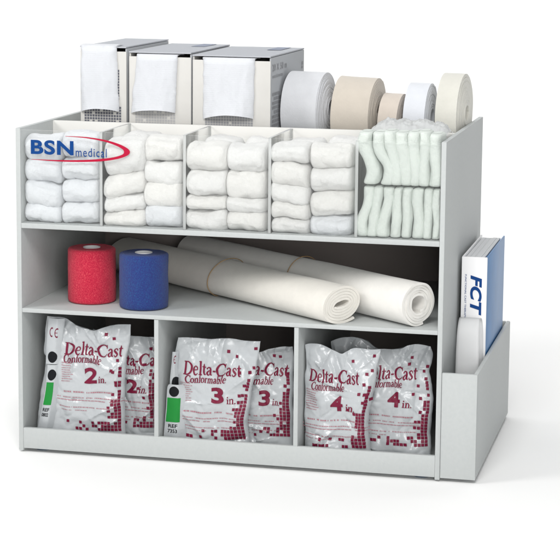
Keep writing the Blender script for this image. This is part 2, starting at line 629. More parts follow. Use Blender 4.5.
for bi, binc in enumerate(GAUZE):
    for ci, colm in enumerate(binc):
        for ri, (cx, cz, w, h, tilt) in enumerate(colm):
            seed += 1
            hw, hh = w / 2000 + .0016, h / 2000 + .0024
            rb = .035 + rng.uniform(-.002, .002)
            tl = tilt / 1000 * .5
            bow = rng.uniform(-.0025, .0025)
            path = [Vector((-hw, rng.uniform(-.002, .002), -tl)), Vector((-hw * .4, 0, -tl * .55 + bow)), Vector((hw * .4, 0, tl * .55 + bow)), Vector((hw, rng.uniform(-.002, .002), tl))]
            mt = 'gauze_cool' if bi == 0 or (bi, ci, ri) in ((1, 1, 3), (3, 1, 3)) else ('gauze_white' if (bi + ci + ri) % 2 else 'gauze_warm')
            o = link('gauze_roll', soft_roll(path, hh, rb, Zv, seed), mt, None, 75, (cx / 1000, .0055 + rb + rng.uniform(0, .003), cz / 1000))
            o.data.name = 'gauze_roll'
            tag(o, 'white gauze roll, %s in the %s column of the %s bin' % (LEVEL[len(colm)][ri], ('left', 'right')[ci], ORD[bi]),
                'gauze roll', 'white gauze rolls stacked in the clear bins')
# rolls lying across the stacks, further back
for bi, (x0, x1, zl, zr) in enumerate(((.0090, .1405, .503, .506), (.1465, .2790, .5235, .508), (.2855, .4180, .5205, .5200), (.4240, .5570, .5215, .5275))):
    for side, zt in (('left', zl), ('right', zr)):
        seed += 1
        z0 = .3805
        hh = (zt - z0) / 2
        hw = (x1 - x0) / 4 - .0004
        cx = x0 + hw if side == 'left' else x1 - hw
        path = [Vector((-hw, 0, 0)), Vector((-hw * .3, 0, .001)), Vector((hw * .3, 0, -.001)), Vector((hw, 0, .001))]
        o = link('gauze_pad', soft_roll(path, hh - .001, .034, Zv, seed, p=4.5), 'gauze_white', None, 75, (cx, .1165, z0 + hh))
        tag(o, 'white gauze pad standing behind the %s column of rolls in the %s bin' % (side, ORD[bi]), 'gauze pad', 'gauze pads standing behind the rolls')

# pale green rolls standing in the last bin
for k in range(2):
    seed += 1
    hw = .0320
    path = [Vector((-hw, 0, 0)), Vector((-hw * .3, 0, .001)), Vector((hw * .3, 0, -.001)), Vector((hw, 0, .001))]
    o = link('bandage_pad', soft_roll(path, .0755, .026, Zv, seed, p=4.5), 'gauze_green', None, 75, (.596 + .0645 * k, .0855, .457))
    tag(o, 'pale green pad standing behind the %s half of the green rolls' % ('left', 'right')[k], 'bandage pad', 'pale green pads in the last bin')
TOPG = [(571.6, 579.2, 23.0), (592.8, 605.3, 20.5), (609.3, 620.2, 19.5), (627.8, 635.6, 21.5), (646.5, 649.2, 18.4), (663.2, 664.0, 17.8), (681.0, 681.2, 19.6)]
BOTG = [(578.4, 567.6, 17.7), (593.0, 582.9, 16.2), (609.0, 600.3, 18.5), (624.7, 619.9, 14.8), (639.7, 637.2, 15.0), (656.3, 655.4, 17.4), (671.7, 670.5, 14.2), (685.0, 683.8, 12.0)]
for row, lst, z0, z1, wd in (('upper', TOPG, .462, .5475, 'upper'), ('lower', BOTG, .3798, .4600, 'lower')):
    for k, (xt, xb, w) in enumerate(lst):
        seed += 1
        xt, xb = xt / 1000, xb / 1000
        zc = (z0 + z1) / 2
        xc = (xt + xb) / 2
        hz = (z1 - z0) / 2
        dz = rng.uniform(-.002, .002) if row == 'upper' else 0
        b = rng.uniform(-.0022, .0022)
        path = [Vector((xb - xc, 0, -hz)), Vector(((xb - xc) * .75 + b, 0, -hz * .4)), Vector(((xt - xc) * .6 - b, .001, hz * .4)), Vector((xt - xc, 0, hz + dz))]
        if row == 'upper' and k in (0, 1, 2):
            path[1].x += .004; path[2].x -= .0015
        rb = .026
        o = link('bandage_roll', soft_roll(path, w / 2000 + .0011, rb, X, seed, n_s=44, n_t=32, rough=.6, p=3.1, endp=16), 'gauze_green', None, 75, (xc, .0055 + rb, zc))
        tag(o, "pale green standing roll, %s from left in the last bin's %s row" % (ORD[k], wd), 'bandage roll', 'pale green bandage rolls in the last bin')

# clear liner bag behind the green rolls
bm = bmesh.new()
NX, NT = 120, 40
grid = []
for i in range(NX + 1):
    x = .566 + (.690 - .566) * i / NX
    row = []
    for j in range(NT + 1):
        t = j / NT
        pk_ = .0205 + .008 * noise.noise(Vector((x * 45, 1.3, 0))) + .004 * noise.noise(Vector((x * 120, 7, 0)))
        edge = min(1, min(i, NX - i) / 14)
        z = .534 + pk_ * (.25 + .75 * sqrt(edge)) * max(0, sin(pi * min(1, t * 1.12))) ** .7
        y = .062 + .085 * t + .004 * noise.noise(Vector((x * 60, t * 6, 3)))
        z += .0035 * noise.noise(Vector((x * 90, t * 9, 5))) + .0025 * (abs(noise.noise(Vector((x * 150, t * 14, 9)))) - .2)
        row.append(bm.verts.new((x, y, z)))
    grid.append(row)
for i in range(NX):
    for j in range(NT):
        bm.faces.new((grid[i][j], grid[i + 1][j], grid[i + 1][j + 1], grid[i][j + 1]))
o = link('plastic_liner', bm, 'liner_film', None, 60)
tag(o, 'crumpled translucent plastic bag bunched up behind the pale green rolls', 'plastic bag')


# ------------------------------------------------------------------ wound rolls: one ribbon wound into a spiral
def spiral(r0, r1, thick, x0, x1, seed, e=0.0, rot=0.0, end=0.0, jit=.0008, tail=0.0, nx=2, per=56, fill=.95, wob=0.0, cone=0.0):
    """ribbon wound round local X, its outer end at angle `end`; e flattens it, tail lets the last bit stand off"""
    bm = bmesh.new()
    turns = (r1 - r0) / thick
    n = int(turns * per)
    rnd = random.Random(seed)
    st = []
    for i in range(n + 1):
        th = end - 2 * pi * (n - i) / per
        r = r0 + thick * i / per
        lift = 0
        if tail:
            k = (n - i) / per
            if k < .12:
                lift = tail * ((.12 - k) / .12) ** 1.5
        turn = i / per
        jl = jit * (noise.noise(Vector((turn * 1.7, seed, 0))) + .5 * noise.noise(Vector((turn * .31, seed * 2, cos(th) * 2))))
        jr = jit * (noise.noise(Vector((turn * 1.7, seed + 50, 0))) * 1.0 + .6 * noise.noise(Vector((cos(th) * 1.2, seed * 2, sin(th) * 1.2 + turn))))
        ring = []
        for ro in (r - thick * fill / 2, r + thick * fill / 2):
            rr = ro + lift + wob * noise.noise(Vector((cos(th) * 1.5, sin(th) * 1.5, seed)))
            y, z = (rr + e) * cos(th), rr * sin(th)
            y, z = y * cos(rot) - z * sin(rot), y * sin(rot) + z * cos(rot)
            for q in range(nx):
                f = q / (nx - 1)
                x = x0 - jl + (x1 + jr + cone * max(0, (r1 - r) / (r1 - r0)) ** .7 - x0 + jl) * f
                dd = wob * 1.3 * noise.noise(Vector((f * 5, cos(th) * .8, sin(th) * .8 + seed))) if 0 < q < nx - 1 else 0
                ring.append(bm.verts.new((x, y * (1 + dd / max(r, .01)), z * (1 + dd / max(r, .01)))))
        st.append(ring)
    for a, b in zip(st, st[1:]):
        for q in range(nx - 1):
            bm.faces.new((a[q], a[q + 1], b[q + 1], b[q]))
            bm.faces.new((a[nx + q], b[nx + q], b[nx + q + 1], a[nx + q + 1]))
        bm.faces.new((a[0], b[0], b[nx], a[nx]))
        bm.faces.new((a[nx - 1], a[2 * nx - 1], b[2 * nx - 1], b[nx - 1]))
    for a in (st[0], st[-1]):
        for q in range(nx - 1):
            bm.faces.new((a[q], a[q + 1], a[nx + q + 1], a[nx + q]))
    return bm


PAD = [  # x0, x1, R, material, core radius, layer thickness, label, jitter
    (.3890, .4500, .0655, 'padding_white', .017, .0021, 'widest white padding roll, standing next to the cartons on the rack top', .0012),
    (.4745, .5390, .0620, 'padding_beige', .016, .0019, 'wide beige padding roll standing second from the cartons on top', .0007),
    (.5535, .5850, .0498, 'padding_pink', .014, .0018, 'smallest padding roll, narrow and beige, standing on the rack top', .0006),
    (.5955, .6310, .0588, 'padding_bright', .015, .0020, 'narrow bright white padding roll between the small beige and cream rolls', .0008),
    (.6515, .6865, .0672, 'padding_cream', .013, .0022, 'narrow tall cream padding roll at the right end of the rack top', .0009)]
for k, (x0, x1, R, mt, r0, th, lab, jit) in enumerate(PAD):
    xc = (x0 + x1) / 2
    bm = spiral(r0, R - th / 2, th, x0 - xc, x1 - xc, 11 + k, end=radians(60), jit=jit, nx=4, wob=.0006, fill=.985, cone=(.010, .005, .001, .003, .005)[k])
    o = link('padding_roll', bm, mt, None, 50, (xc, .2270 + R, .4854 + R + .5 * (x1 - x0) * sin(radians(2.5))))
    o.rotation_euler = (0, radians((.8, 2, 2, 1, .6)[k]), radians((-4.5, -4.5, -4, -2.5, -4.5)[k]))
    tag(o, lab, 'padding roll', 'padding rolls standing on the rack top')

# felt rolls on the middle shelf
AX = math.atan2(-.616, .788)
fa = tag(empty('felt_roll', (.5367, .0175, Z2T + .0308), AX), 'front cream felt roll with flattened spiral end and loose tail edge', 'felt roll', 'felt rolls lying on the middle shelf')
bm = spiral(.0045, .0290, .0046, -.605, 0, 31, e=.0105, rot=radians(12), end=radians(-62), jit=.0012, tail=.004, nx=9, wob=.0006, fill=.93)
link('felt_sheet', bm, 'felt_cream', fa, 45)
fb = tag(empty('felt_roll', (.6579, .0235, Z2T + .0367), AX), 'rear white felt roll with an open round hole at its end', 'felt roll', 'felt rolls lying on the middle shelf')
bm = spiral(.0135, .0345, .0042, -.60, 0, 37, e=0, rot=0, end=radians(-70), jit=.0028, tail=.0, nx=9, wob=.0008, fill=.93)
link('felt_sheet', bm, 'felt_white', fb, 45)


def band(parent, x, ry, rz, rot, slant):
    bm = bmesh.new()
    n, k = 72, 8
    rings = []
    for i in range(n):
        a = 2 * pi * i / n
        y, z = ry * cos(a), rz * sin(a)
        y, z = y * cos(rot) - z * sin(rot), y * sin(rot) + z * cos(rot)
        c = Vector((x + slant * sin(a), y, z))
        rad = Vector((0, y, z)).normalized()
        rings.append([bm.verts.new(c + rad * .0007 * cos(2 * pi * j / k) + X * .0009 * sin(2 * pi * j / k)) for j in range(k)])
    for i in range(n):
        A_, B_ = rings[i], rings[(i + 1) % n]
        for j in range(k):
            bm.faces.new((A_[j], A_[(j + 1) % k], B_[(j + 1) % k], B_[j]))
    link('rubber_band', bm, 'rubber', parent, 60)


band(fa, -.300, .0422, .0319, radians(12), .004)
band(fb, -.285, .0372, .0372, 0, .003)


# ------------------------------------------------------------------ cohesive bandage rolls
def cohesive_roll(loc, R, h, mt, lab, seed):
    root = tag(empty('cohesive_roll', loc), lab, 'bandage roll')
    bm = bmesh.new()
    n, m_ = 96, 40
    rc = .0145
    prof = [(rc, .001), (R * .6, .0003), (R - .004, 0), (R - .001, .0015)]
    for j in range(m_ + 1):
        prof.append((R, .004 + (h - .008) * j / m_))
    prof += [(R - .0012, h - .0015), (R - .004, h)]
    for j in range(14):
        f = (j + 1) / 15
        prof.append((R - .004 - (R - .004 - rc) * f, h - (.0006 if j % 2 else 0)))
    prof += [(rc, h - .0004), (rc, .001)]
    rings = lathe(bm, prof, n)
    for ring in rings:
        for v in ring:
            d = .0009 * noise.noise(Vector((v.co.x * 40, v.co.y * 40, v.co.z * 35 + seed))) + .00035 * noise.noise(Vector((v.co.x * 160, v.co.y * 160, v.co.z * 90 + seed)))
            r = Vector((v.co.x, v.co.y, 0))
            if r.length > R * .8:
                v.co += r.normalized() * d
            if v.co.z > h * .9:
                v.co.z += .0006 * noise.noise(Vector((v.co.x * 60, v.co.y * 60, seed)))
    link('wrap', bm, mt, root, 50)
    bm = bmesh.new()
    lathe(bm, [(rc - .0002, .001), (rc - .0002, h + .0008), (rc - .0016, h + .0008), (rc - .0016, .001), (rc - .0002, .001)], 40)
    link('core', bm, 'core_white', root, 50)
    bm = bmesh.new()
    lathe(bm, [(.0002, h - .0035), (rc - .0017, h - .0035), (rc - .0017, h - .0075), (.0002, h - .0075)], 40)
    link('plug', bm, 'core_white', root, 50)
    return root


cohesive_roll((.0975, .0905, Z2T + .0003), .0400, .0905, 'cohesive_red', 'red cohesive bandage roll standing on the middle shelf', 3)
cohesive_roll((.1960, .0630, Z2T + .0003), .0402, .0905, 'cohesive_blue', 'blue cohesive bandage roll standing on the middle shelf', 8)


# ------------------------------------------------------------------ cartons on top with stockinette tongues
def carton(x0, x1, y0, y1, z0, z1, lab, rz=0.0):
    root = tag(empty('carton', ((x0 + x1) / 2, y0, z0), rz), lab, 'carton', 'dispenser cartons on the rack top')
    w = (x1 - x0) / 2
    d, h, t = y1 - y0, z1 - z0, .0022
    bm = bmesh.new()
    box(bm, -w, w, 0, t, 0, h - .0075, bev=.0006)
    box(bm, -w, w, d - t, d, 0, h - t, bev=.0006)
    box(bm, -w, -w + t, t, d - t, 0, h - t, bev=.0006)
    box(bm, -w + t, w - t, t, d - t, 0, t, bev=0)
    link('carton_body', bm, 'carton_beige', root, 40)
    part_box('side_panel', 'carton_side_shaded', root, w - t, w, t, d - t, 0, h - t, bev=.0006)
    bm = bmesh.new()
    NX_, NY_ = 10, 16
    top, bot = [], []
    for i in range(NX_ + 1):
        a, b = [], []
        for j in range(NY_ + 1):
            x = -w + 2 * w * i / NX_
            y = -.0008 + (d + .0010) * j / NY_
            sag = .0003 * noise.noise(Vector((x * 14 + x0 * 40, y * 9, 4)))
            a.append(bm.verts.new((x, y, h + .0006 + sag)))
            b.append(bm.verts.new((x, y, h - .0014 + sag)))
        top.append(a); bot.append(b)
    for i in range(NX_):
        for j in range(NY_):
            bm.faces.new((top[i][j], top[i + 1][j], top[i + 1][j + 1], top[i][j + 1]))
            bm.faces.new((bot[i][j], bot[i][j + 1], bot[i + 1][j + 1], bot[i + 1][j]))
    for i in range(NX_):
        for j in (0, NY_):
            bm.faces.new((top[i][j], top[i + 1][j], bot[i + 1][j], bot[i][j]))
    for j in range(NY_):
        for i in (0, NX_):
            bm.faces.new((top[i][j], top[i][j + 1], bot[i][j + 1], bot[i][j]))
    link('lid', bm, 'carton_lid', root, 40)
    return root, w, d, h


def mosaic(root, mt, cells, y, pitch, sz, rnd, keep=.9, name='printed_squares'):
    bm = bmesh.new()
    for (x0, x1, z0, z1) in [(a, b, c + .0048, d + .0048) for a, b, c, d in cells]:
        nx = max(1, int((x1 - x0) / pitch)); nz = max(1, int((z1 - z0) / pitch))
        for i in range(nx):
            for j in range(nz):
                if rnd.random() < keep:
                    a = x0 + i * pitch; b = z0 + j * pitch
                    put2d(bm, rects([(a, a + sz, b, b + sz)]), lambda u, v: (u, y, v))
    return link_flat(name, bm, mt, root)


def tongue(loc, x0, x1, xb0, xb1, y0, ztop, zl, zr, zm, lab, seed):
    """a flattened stockinette tube pulled out of the slot and hanging down the carton front"""
    bm = bmesh.new()
    NS, NT_ = 30, 46
    cx = (x0 + x1) / 2

    def pt(i, j, inner):
        s = i / NS
        t = j / NT_
        a = s * 2 - 1
        zb = zl + (zr - zl) * s + (zm - (zl + zr) / 2) * max(0, 1 - a * a) ** .8
        if t < .22:
            k = t / .22
            y = y0 + .035 * (1 - k) - .004 * k
            z = ztop - .0035 + .0015 * sin(pi * k)
            x = x0 + (x1 - x0) * s
            if inner:
                z -= .0022
        else:
            k = (t - .22) / .78
            x = (x0 + (xb0 - x0) * k) * (1 - s) + (x1 + (xb1 - x1) * k) * s
            z = ztop - .0035 + (zb - ztop + .0035) * k
            rnd_ = min(1, k * 12)
            y = y0 - .0022 - .0062 * rnd_ * (1 - a ** 6) - .0022 * (1 - a * a) * k - .006 * max(0, 1 - a * a) * k ** 6
            y -= .0034 * noise.noise(Vector((x * 60 + seed, k * 1.6, 2))) * (.3 + .7 * k) + .0010 * noise.noise(Vector((x * 160 + seed, k * 4, 7)))
            x += .0022 * noise.noise(Vector((k * 4, seed, a))) + .0008 * noise.noise(Vector((k * 16, seed + 3, a * 2)))
            if inner:
                y = y0 - .0012 - .0008 * k
        return Vector((x - cx, y - y0, z - loc))

    outer = [[bm.verts.new(pt(i, j, 0)) for j in range(NT_ + 1)] for i in range(NS + 1)]
    inn = [[bm.verts.new(pt(i, j, 1)) for j in range(NT_ + 1)] for i in range(NS + 1)]
    for G in (outer, inn):
        for i in range(NS):
            for j in range(NT_):
                bm.faces.new((G[i][j], G[i + 1][j], G[i + 1][j + 1], G[i][j + 1]))
    for i in (0, NS):
        for j in range(NT_):
            bm.faces.new((outer[i][j], outer[i][j + 1], inn[i][j + 1], inn[i][j]))
    for j in (0, NT_):
        for i in range(NS):
            bm.faces.new((outer[i][j], outer[i + 1][j], inn[i + 1][j], inn[i][j]))
    o = link('stockinette', bm, 'knit_white', None, 70, (cx, y0, loc))
    tag(o, lab, 'stockinette', 'stockinette tongues hanging from the cartons')
    return o


rnd = random.Random(12)
ZP = .4855
r1, w1, d1, h1 = carton(.0490, .1300, .180, .432, ZP, .6565, 'narrow tallest dispenser carton, at the left end of the rack top')
mosaic(r1, 'ink_dark', [(-.0335, .0330, .034, .068), (.0245, .0330, .068, .130)], -.0004, .0047, .0037, rnd, .88)
r2, w2, d2, h2 = carton(.1362, .2440, .176, .432, ZP, .6495, 'middle dispenser carton between the narrow and the largest carton')
mosaic(r2, 'ink_grey_light', [(-.043, .030, .034, .066)], -.0004, .0047, .0036, rnd, .93)
r3, w3, d3, h3 = carton(.2468, .3800, .176, .432, ZP, .6465, 'widest dispenser carton, beside the wide white padding roll')
mosaic(r3, 'ink_grey', [(-.045, .040, .034, .058)], -.0004, .0046, .0038, rnd, .95)
mosaic(r3, 'ink_grey_light', [(.0335, .040, .058, .101)], -.0004, .0046, .0038, rnd, .95)
for root, w, h in ((r3, w3, h3), (r2, w2, h2)):
    bm = bmesh.new()
    put2d(bm, rects([(w - .047, w - .022, .165, .25)]), lambda x, y: (x, y, h + .0013), .01)
    link_flat('lid_print', bm, 'ink_blue_grey', root, Vector((0, 0, 1)))
# side print of the widest carton
bm = bmesh.new()
sd = lambda a, b: (w3 + .0005, a, b)
V, F = font_mesh('20 X 50 m', .012, 0, 1.1)
put2d(bm, (norm2d(V, .012, .136, .105, .0115), F), sd)
link_flat('side_lettering', bm, 'ink_grey', r3, X)
bm = bmesh.new()
V, F = font_mesh('stockinette', .008, 0, 1.1)
put2d(bm, (norm2d(V, .012, .1245, .075, .0062), F), sd)
put2d(bm, rects([(.234, .246, .127, .131), (.237, .246, .133, .139)]), sd)
link_flat('side_lettering', bm, 'ink_grey', r3, X)
bm = bmesh.new()
for j in range(13):
    z = .100 - j * .0075
    x = .012
    while x < .225:
        l = rnd.uniform(.008, .02)
        if rnd.random() < .9:
            put2d(bm, rects([(x, x + l - .0016, z - .0048, z)]), sd)
        x += l
link_flat('side_squares', bm, 'ink_grey', r3, X)
bm = bmesh.new()
sd1 = lambda a, b: (w1 + .0005, a, b)
for j in range(24):
    for i in range(3):
        if rnd.random() < .85:
            put2d(bm, rects([(.03 + i * .016, .044 + i * .016, .03 + j * .0047, .0337 + j * .0047)]), sd1)
link_flat('side_squares', bm, 'ink_dark', r1, X)

tongue(ZP, .0505, .1140, .0505, .1175, .180, .6622, .5460, .5480, .5530, 'white stockinette tongue hanging from the narrow leftmost carton', 1)
tongue(ZP, .1510, .2215, .1400, .2170, .176, .6495, .5465, .5490, .5535, 'white stockinette tongue flaring downwards from the middle carton', 2)
tongue(ZP, .2650, .3540, .2660, .3515, .176, .6465, .5405, .5430, .5490, 'white stockinette tongue hanging from the widest carton', 3)


# ------------------------------------------------------------------ pouches in the lower compartments
def interp(tab, x):
    if x <= tab[0][0]:
        return tab[0][1]
    for (a, fa_), (b, fb_) in zip(tab, tab[1:]):
        if x <= b:
            k = (x - a) / (b - a)
            return fa_ + (fb_ - fa_) * k
    return tab[-1][1]


def smooth_tab(tab):
    return catmull(tab, 5)


def mmtab(t):
    return [(a / 1000, b / 1000) for a, b in t]


class Pouch:
    def __init__(self, x, y, top, left, right, seed, depth=.017, creases=30, lean=0.0):
        self.x, self.y, self.depth, self.lean = x, y, depth, lean
        self.top = smooth_tab(mmtab(top))
        self.left = sorted((b, a) for a, b in smooth_tab(mmtab(left)))
        self.right = sorted((b, a) for a, b in smooth_tab(mmtab(right)))
        r = random.Random(seed)
        self.seed = seed
        W_ = self.top[-1][0]
        Hh = max(p[1] for p in self.top)
        self.W, self.H = W_, Hh
        self.cr = []
        for k in range(creases):
            if k < creases * .45:   # folds running down from the upper seal and in from the sides
                cx, cy = r.uniform(.05, .95) * W_, r.uniform(.72, 1.0) * Hh
                an = radians(r.choice((-1, 1)) * r.uniform(40, 85))
            else:
                cx, cy = r.uniform(0, 1) * W_, r.uniform(.05, 1) * Hh
                an = r.uniform(0, pi)
            self.cr.append((cx, cy, cos(an), sin(an), r.uniform(.012, .042), r.uniform(.0022, .0050), r.choice((-1, 1, 1)) * r.uniform(.0020, .0052)))

    def depth_at(self, u, v):
        l, r_, t = interp(self.left, v), interp(self.right, v), interp(self.top, u)
        a = min(1, max(0, (u - l) / (r_ - l)))
        b = min(1, max(0, v / t))
        d = self.depth * (4 * a * (1 - a)) ** .42 * (min(1, (1 - b) * 2.2) ** .8) * (min(1, b * 9 + .25) ** .5)
        env = min(1, 12 * a + .15, 12 * (1 - a) + .15)
        c = 0
        for cx, cy, ca, sa, L, w, A in self.cr:
            du, dv = u - cx, v - cy
            s = du * ca + dv * sa
            q = -du * sa + dv * ca
            if abs(s) > 2.2 * L or abs(q) > 4 * w:
                continue
            c += A * exp(-(s / L) ** 2) * exp(-abs(q) / w)
        nz = noise.noise(Vector((u * 24, v * 24, self.seed))) * .0072 + (abs(noise.noise(Vector((u * 60, v * 60, self.seed + 9)))) - .2) * .0028
        return d + (c + nz) * env

    def P(self, u, v, off=0.0):
        du = .0024 * noise.noise(Vector((u * 30, v * 30, self.seed + 20))) + .0009 * noise.noise(Vector((u * 80, v * 80, self.seed + 21)))
        dv = (.0022 * noise.noise(Vector((u * 34, v * 30, self.seed + 40)))) * min(1, v / .04)
        return Vector((self.x + u + du, self.y - self.depth_at(u, v) - off + v * self.lean, .0122 + v + dv))

    def mesh(self, na=92, nb=110):
        bm = bmesh.new()
        f, k = [], []
        for i in range(na + 1):
            a = i / na
            cf, cb = [], []
            for j in range(nb + 1):
                b = j / nb
                u = a * self.W
                for _ in range(4):
                    v = b * interp(self.top, u)
                    u = interp(self.left, v) + a * (interp(self.right, v) - interp(self.left, v))
                cf.append(bm.verts.new(self.P(u, v)))
                bk = .010 * (4 * a * (1 - a)) ** .5 * min(1, (1 - b) * 2.5) + .0004
                q = self.P(u, v)
                cb.append(bm.verts.new(Vector((q.x, self.y + bk + v * self.lean, q.z))))
            f.append(cf); k.append(cb)
        for i in range(na):
            for j in range(nb):
                bm.faces.new((f[i][j], f[i + 1][j], f[i + 1][j + 1], f[i][j + 1]))
                bm.faces.new((k[i][j], k[i][j + 1], k[i + 1][j + 1], k[i + 1][j]))
        for i in range(na):
            for j in (0, nb):
                bm.faces.new((f[i][j], f[i + 1][j], k[i + 1][j], k[i][j]))
        for j in range(nb):
            for i in (0, na):
                bm.faces.new((f[i][j], f[i][j + 1], k[i][j + 1], k[i][j]))
        return bm


def mm(t):
    return tuple(v / 1000 for v in t)


def make_pouch(spec, seed, lab, number, group):
    p = Pouch(spec['x'], spec['y'], spec['top'], spec['left'], spec['right'], seed, spec.get('depth', .017))
    root = tag(link('pouch', p.mesh(), 'foil_white', None, 38), lab, 'pouch', group)
    root.name = 'casting_pouch'
    if 'title' not in spec:
        return root, p
    fn = lambda u, v: p.P(u, v, .0009)
    r = random.Random(seed + 5)
    # red lettering
    bm = bmesh.new()
    x, y, w = mm(spec['title'])
    V, F = serif_mesh('Delta-Cast', .06, 1.1)
    put2d(bm, (norm2d(V, x, y, w, .0225), F), fn, .0018)
    x, y, w = mm(spec['sub'])
    V, F = serif_mesh('Conformable', .16, 1.15)
    put2d(bm, (norm2d(V, x, y, w, .0135), F), fn, .0018)
    x, y, w, h = mm(spec['num'])
    V, F = font_mesh(number, .035)
    put2d(bm, (norm2d(V, x, y, w * .92, h * .95), F), fn, .0018)
    x, y, w = mm(spec['unit'])
    V, F = serif_mesh('in.', .1, 1.1)
    put2d(bm, (norm2d(V, x, y, w * .95, .0115), F), fn, .004)
    nx = spec['num'][0] / 1000
    ny = spec['num'][1] / 1000
    link_flat('red_lettering', bm, 'ink_red', root)
    # small print
    bm = bmesh.new()
    tx = spec['title'][0] / 1000
    for q, (dy, l0, l1, hh) in enumerate(((-.0165, .000, .085, .0021), (-.0255, -.012, .098, .0013), (-.030, -.012, .098, .0011), (-.041, -.008, .09, .0013), (-.046, -.004, .04, .001))):
        xx = tx + l0
        while xx < tx + l1:
            l = r.uniform(.0012, .0042) if q != 2 else .006
            if r.random() < .86:
                put2d(bm, rects([(xx, xx + l - .0007, ny + dy, ny + dy + hh)]), fn)
            xx += l
    for q in range(9):
        xx = tx - .004
        yy = ny + .031 - q * .0038
        end = xx + r.uniform(.014, .021)
        while xx < end:
            l = r.uniform(.001, .003)
            put2d(bm, rects([(xx, xx + l - .0006, yy, yy + .0012)]), fn)
            xx += l
    link_flat('small_print', bm, 'ink_red_pale', root)
    # red squares scattered from the lower right corner
    bm = bmesh.new()
    pitch, sz = .0054, .0047
    base = .0225
    for i in range(40):
        for j in range(40):
            v = base + j * pitch
            rr = interp(p.right, v + .002)
            u = rr - .004 - (i + 1) * pitch
            ll = interp(p.left, v)
            if u < ll + .012 or v > interp(p.top, u) - .012:
                continue
            fu = i * pitch            # distance from the right edge
            fv = j * pitch
            pr = 0
            pr = max(pr, 1.15 - fu / .0185 - max(0, fv - .05) / .065)
            pr = max(pr, (.95 - fv / .017) * max(0, 1.0 - fu / .085))
            if fv < pitch * 2.2:
                pr = max(pr, .75 - fu / .14)
            if fu < .04 and fv < .16:
                pr = max(pr, .012)
            if r.random() < pr:
                ju, jv = (r.uniform(-.0006, .0006), r.uniform(-.0006, .0006)) if pr < .4 else (0, 0)
                put2d(bm, rects([(u + ju, u + ju + sz, v + jv, v + jv + sz)]), fn, .0018)
    for (du, dv) in spec.get('dots', ()):
        u, v = du / 1000, dv / 1000
        put2d(bm, rects([(u, u + .0047, v, v + .0047)]), fn, .0018)
    link_flat('red_squares', bm, 'ink_red', root)
    return root, p


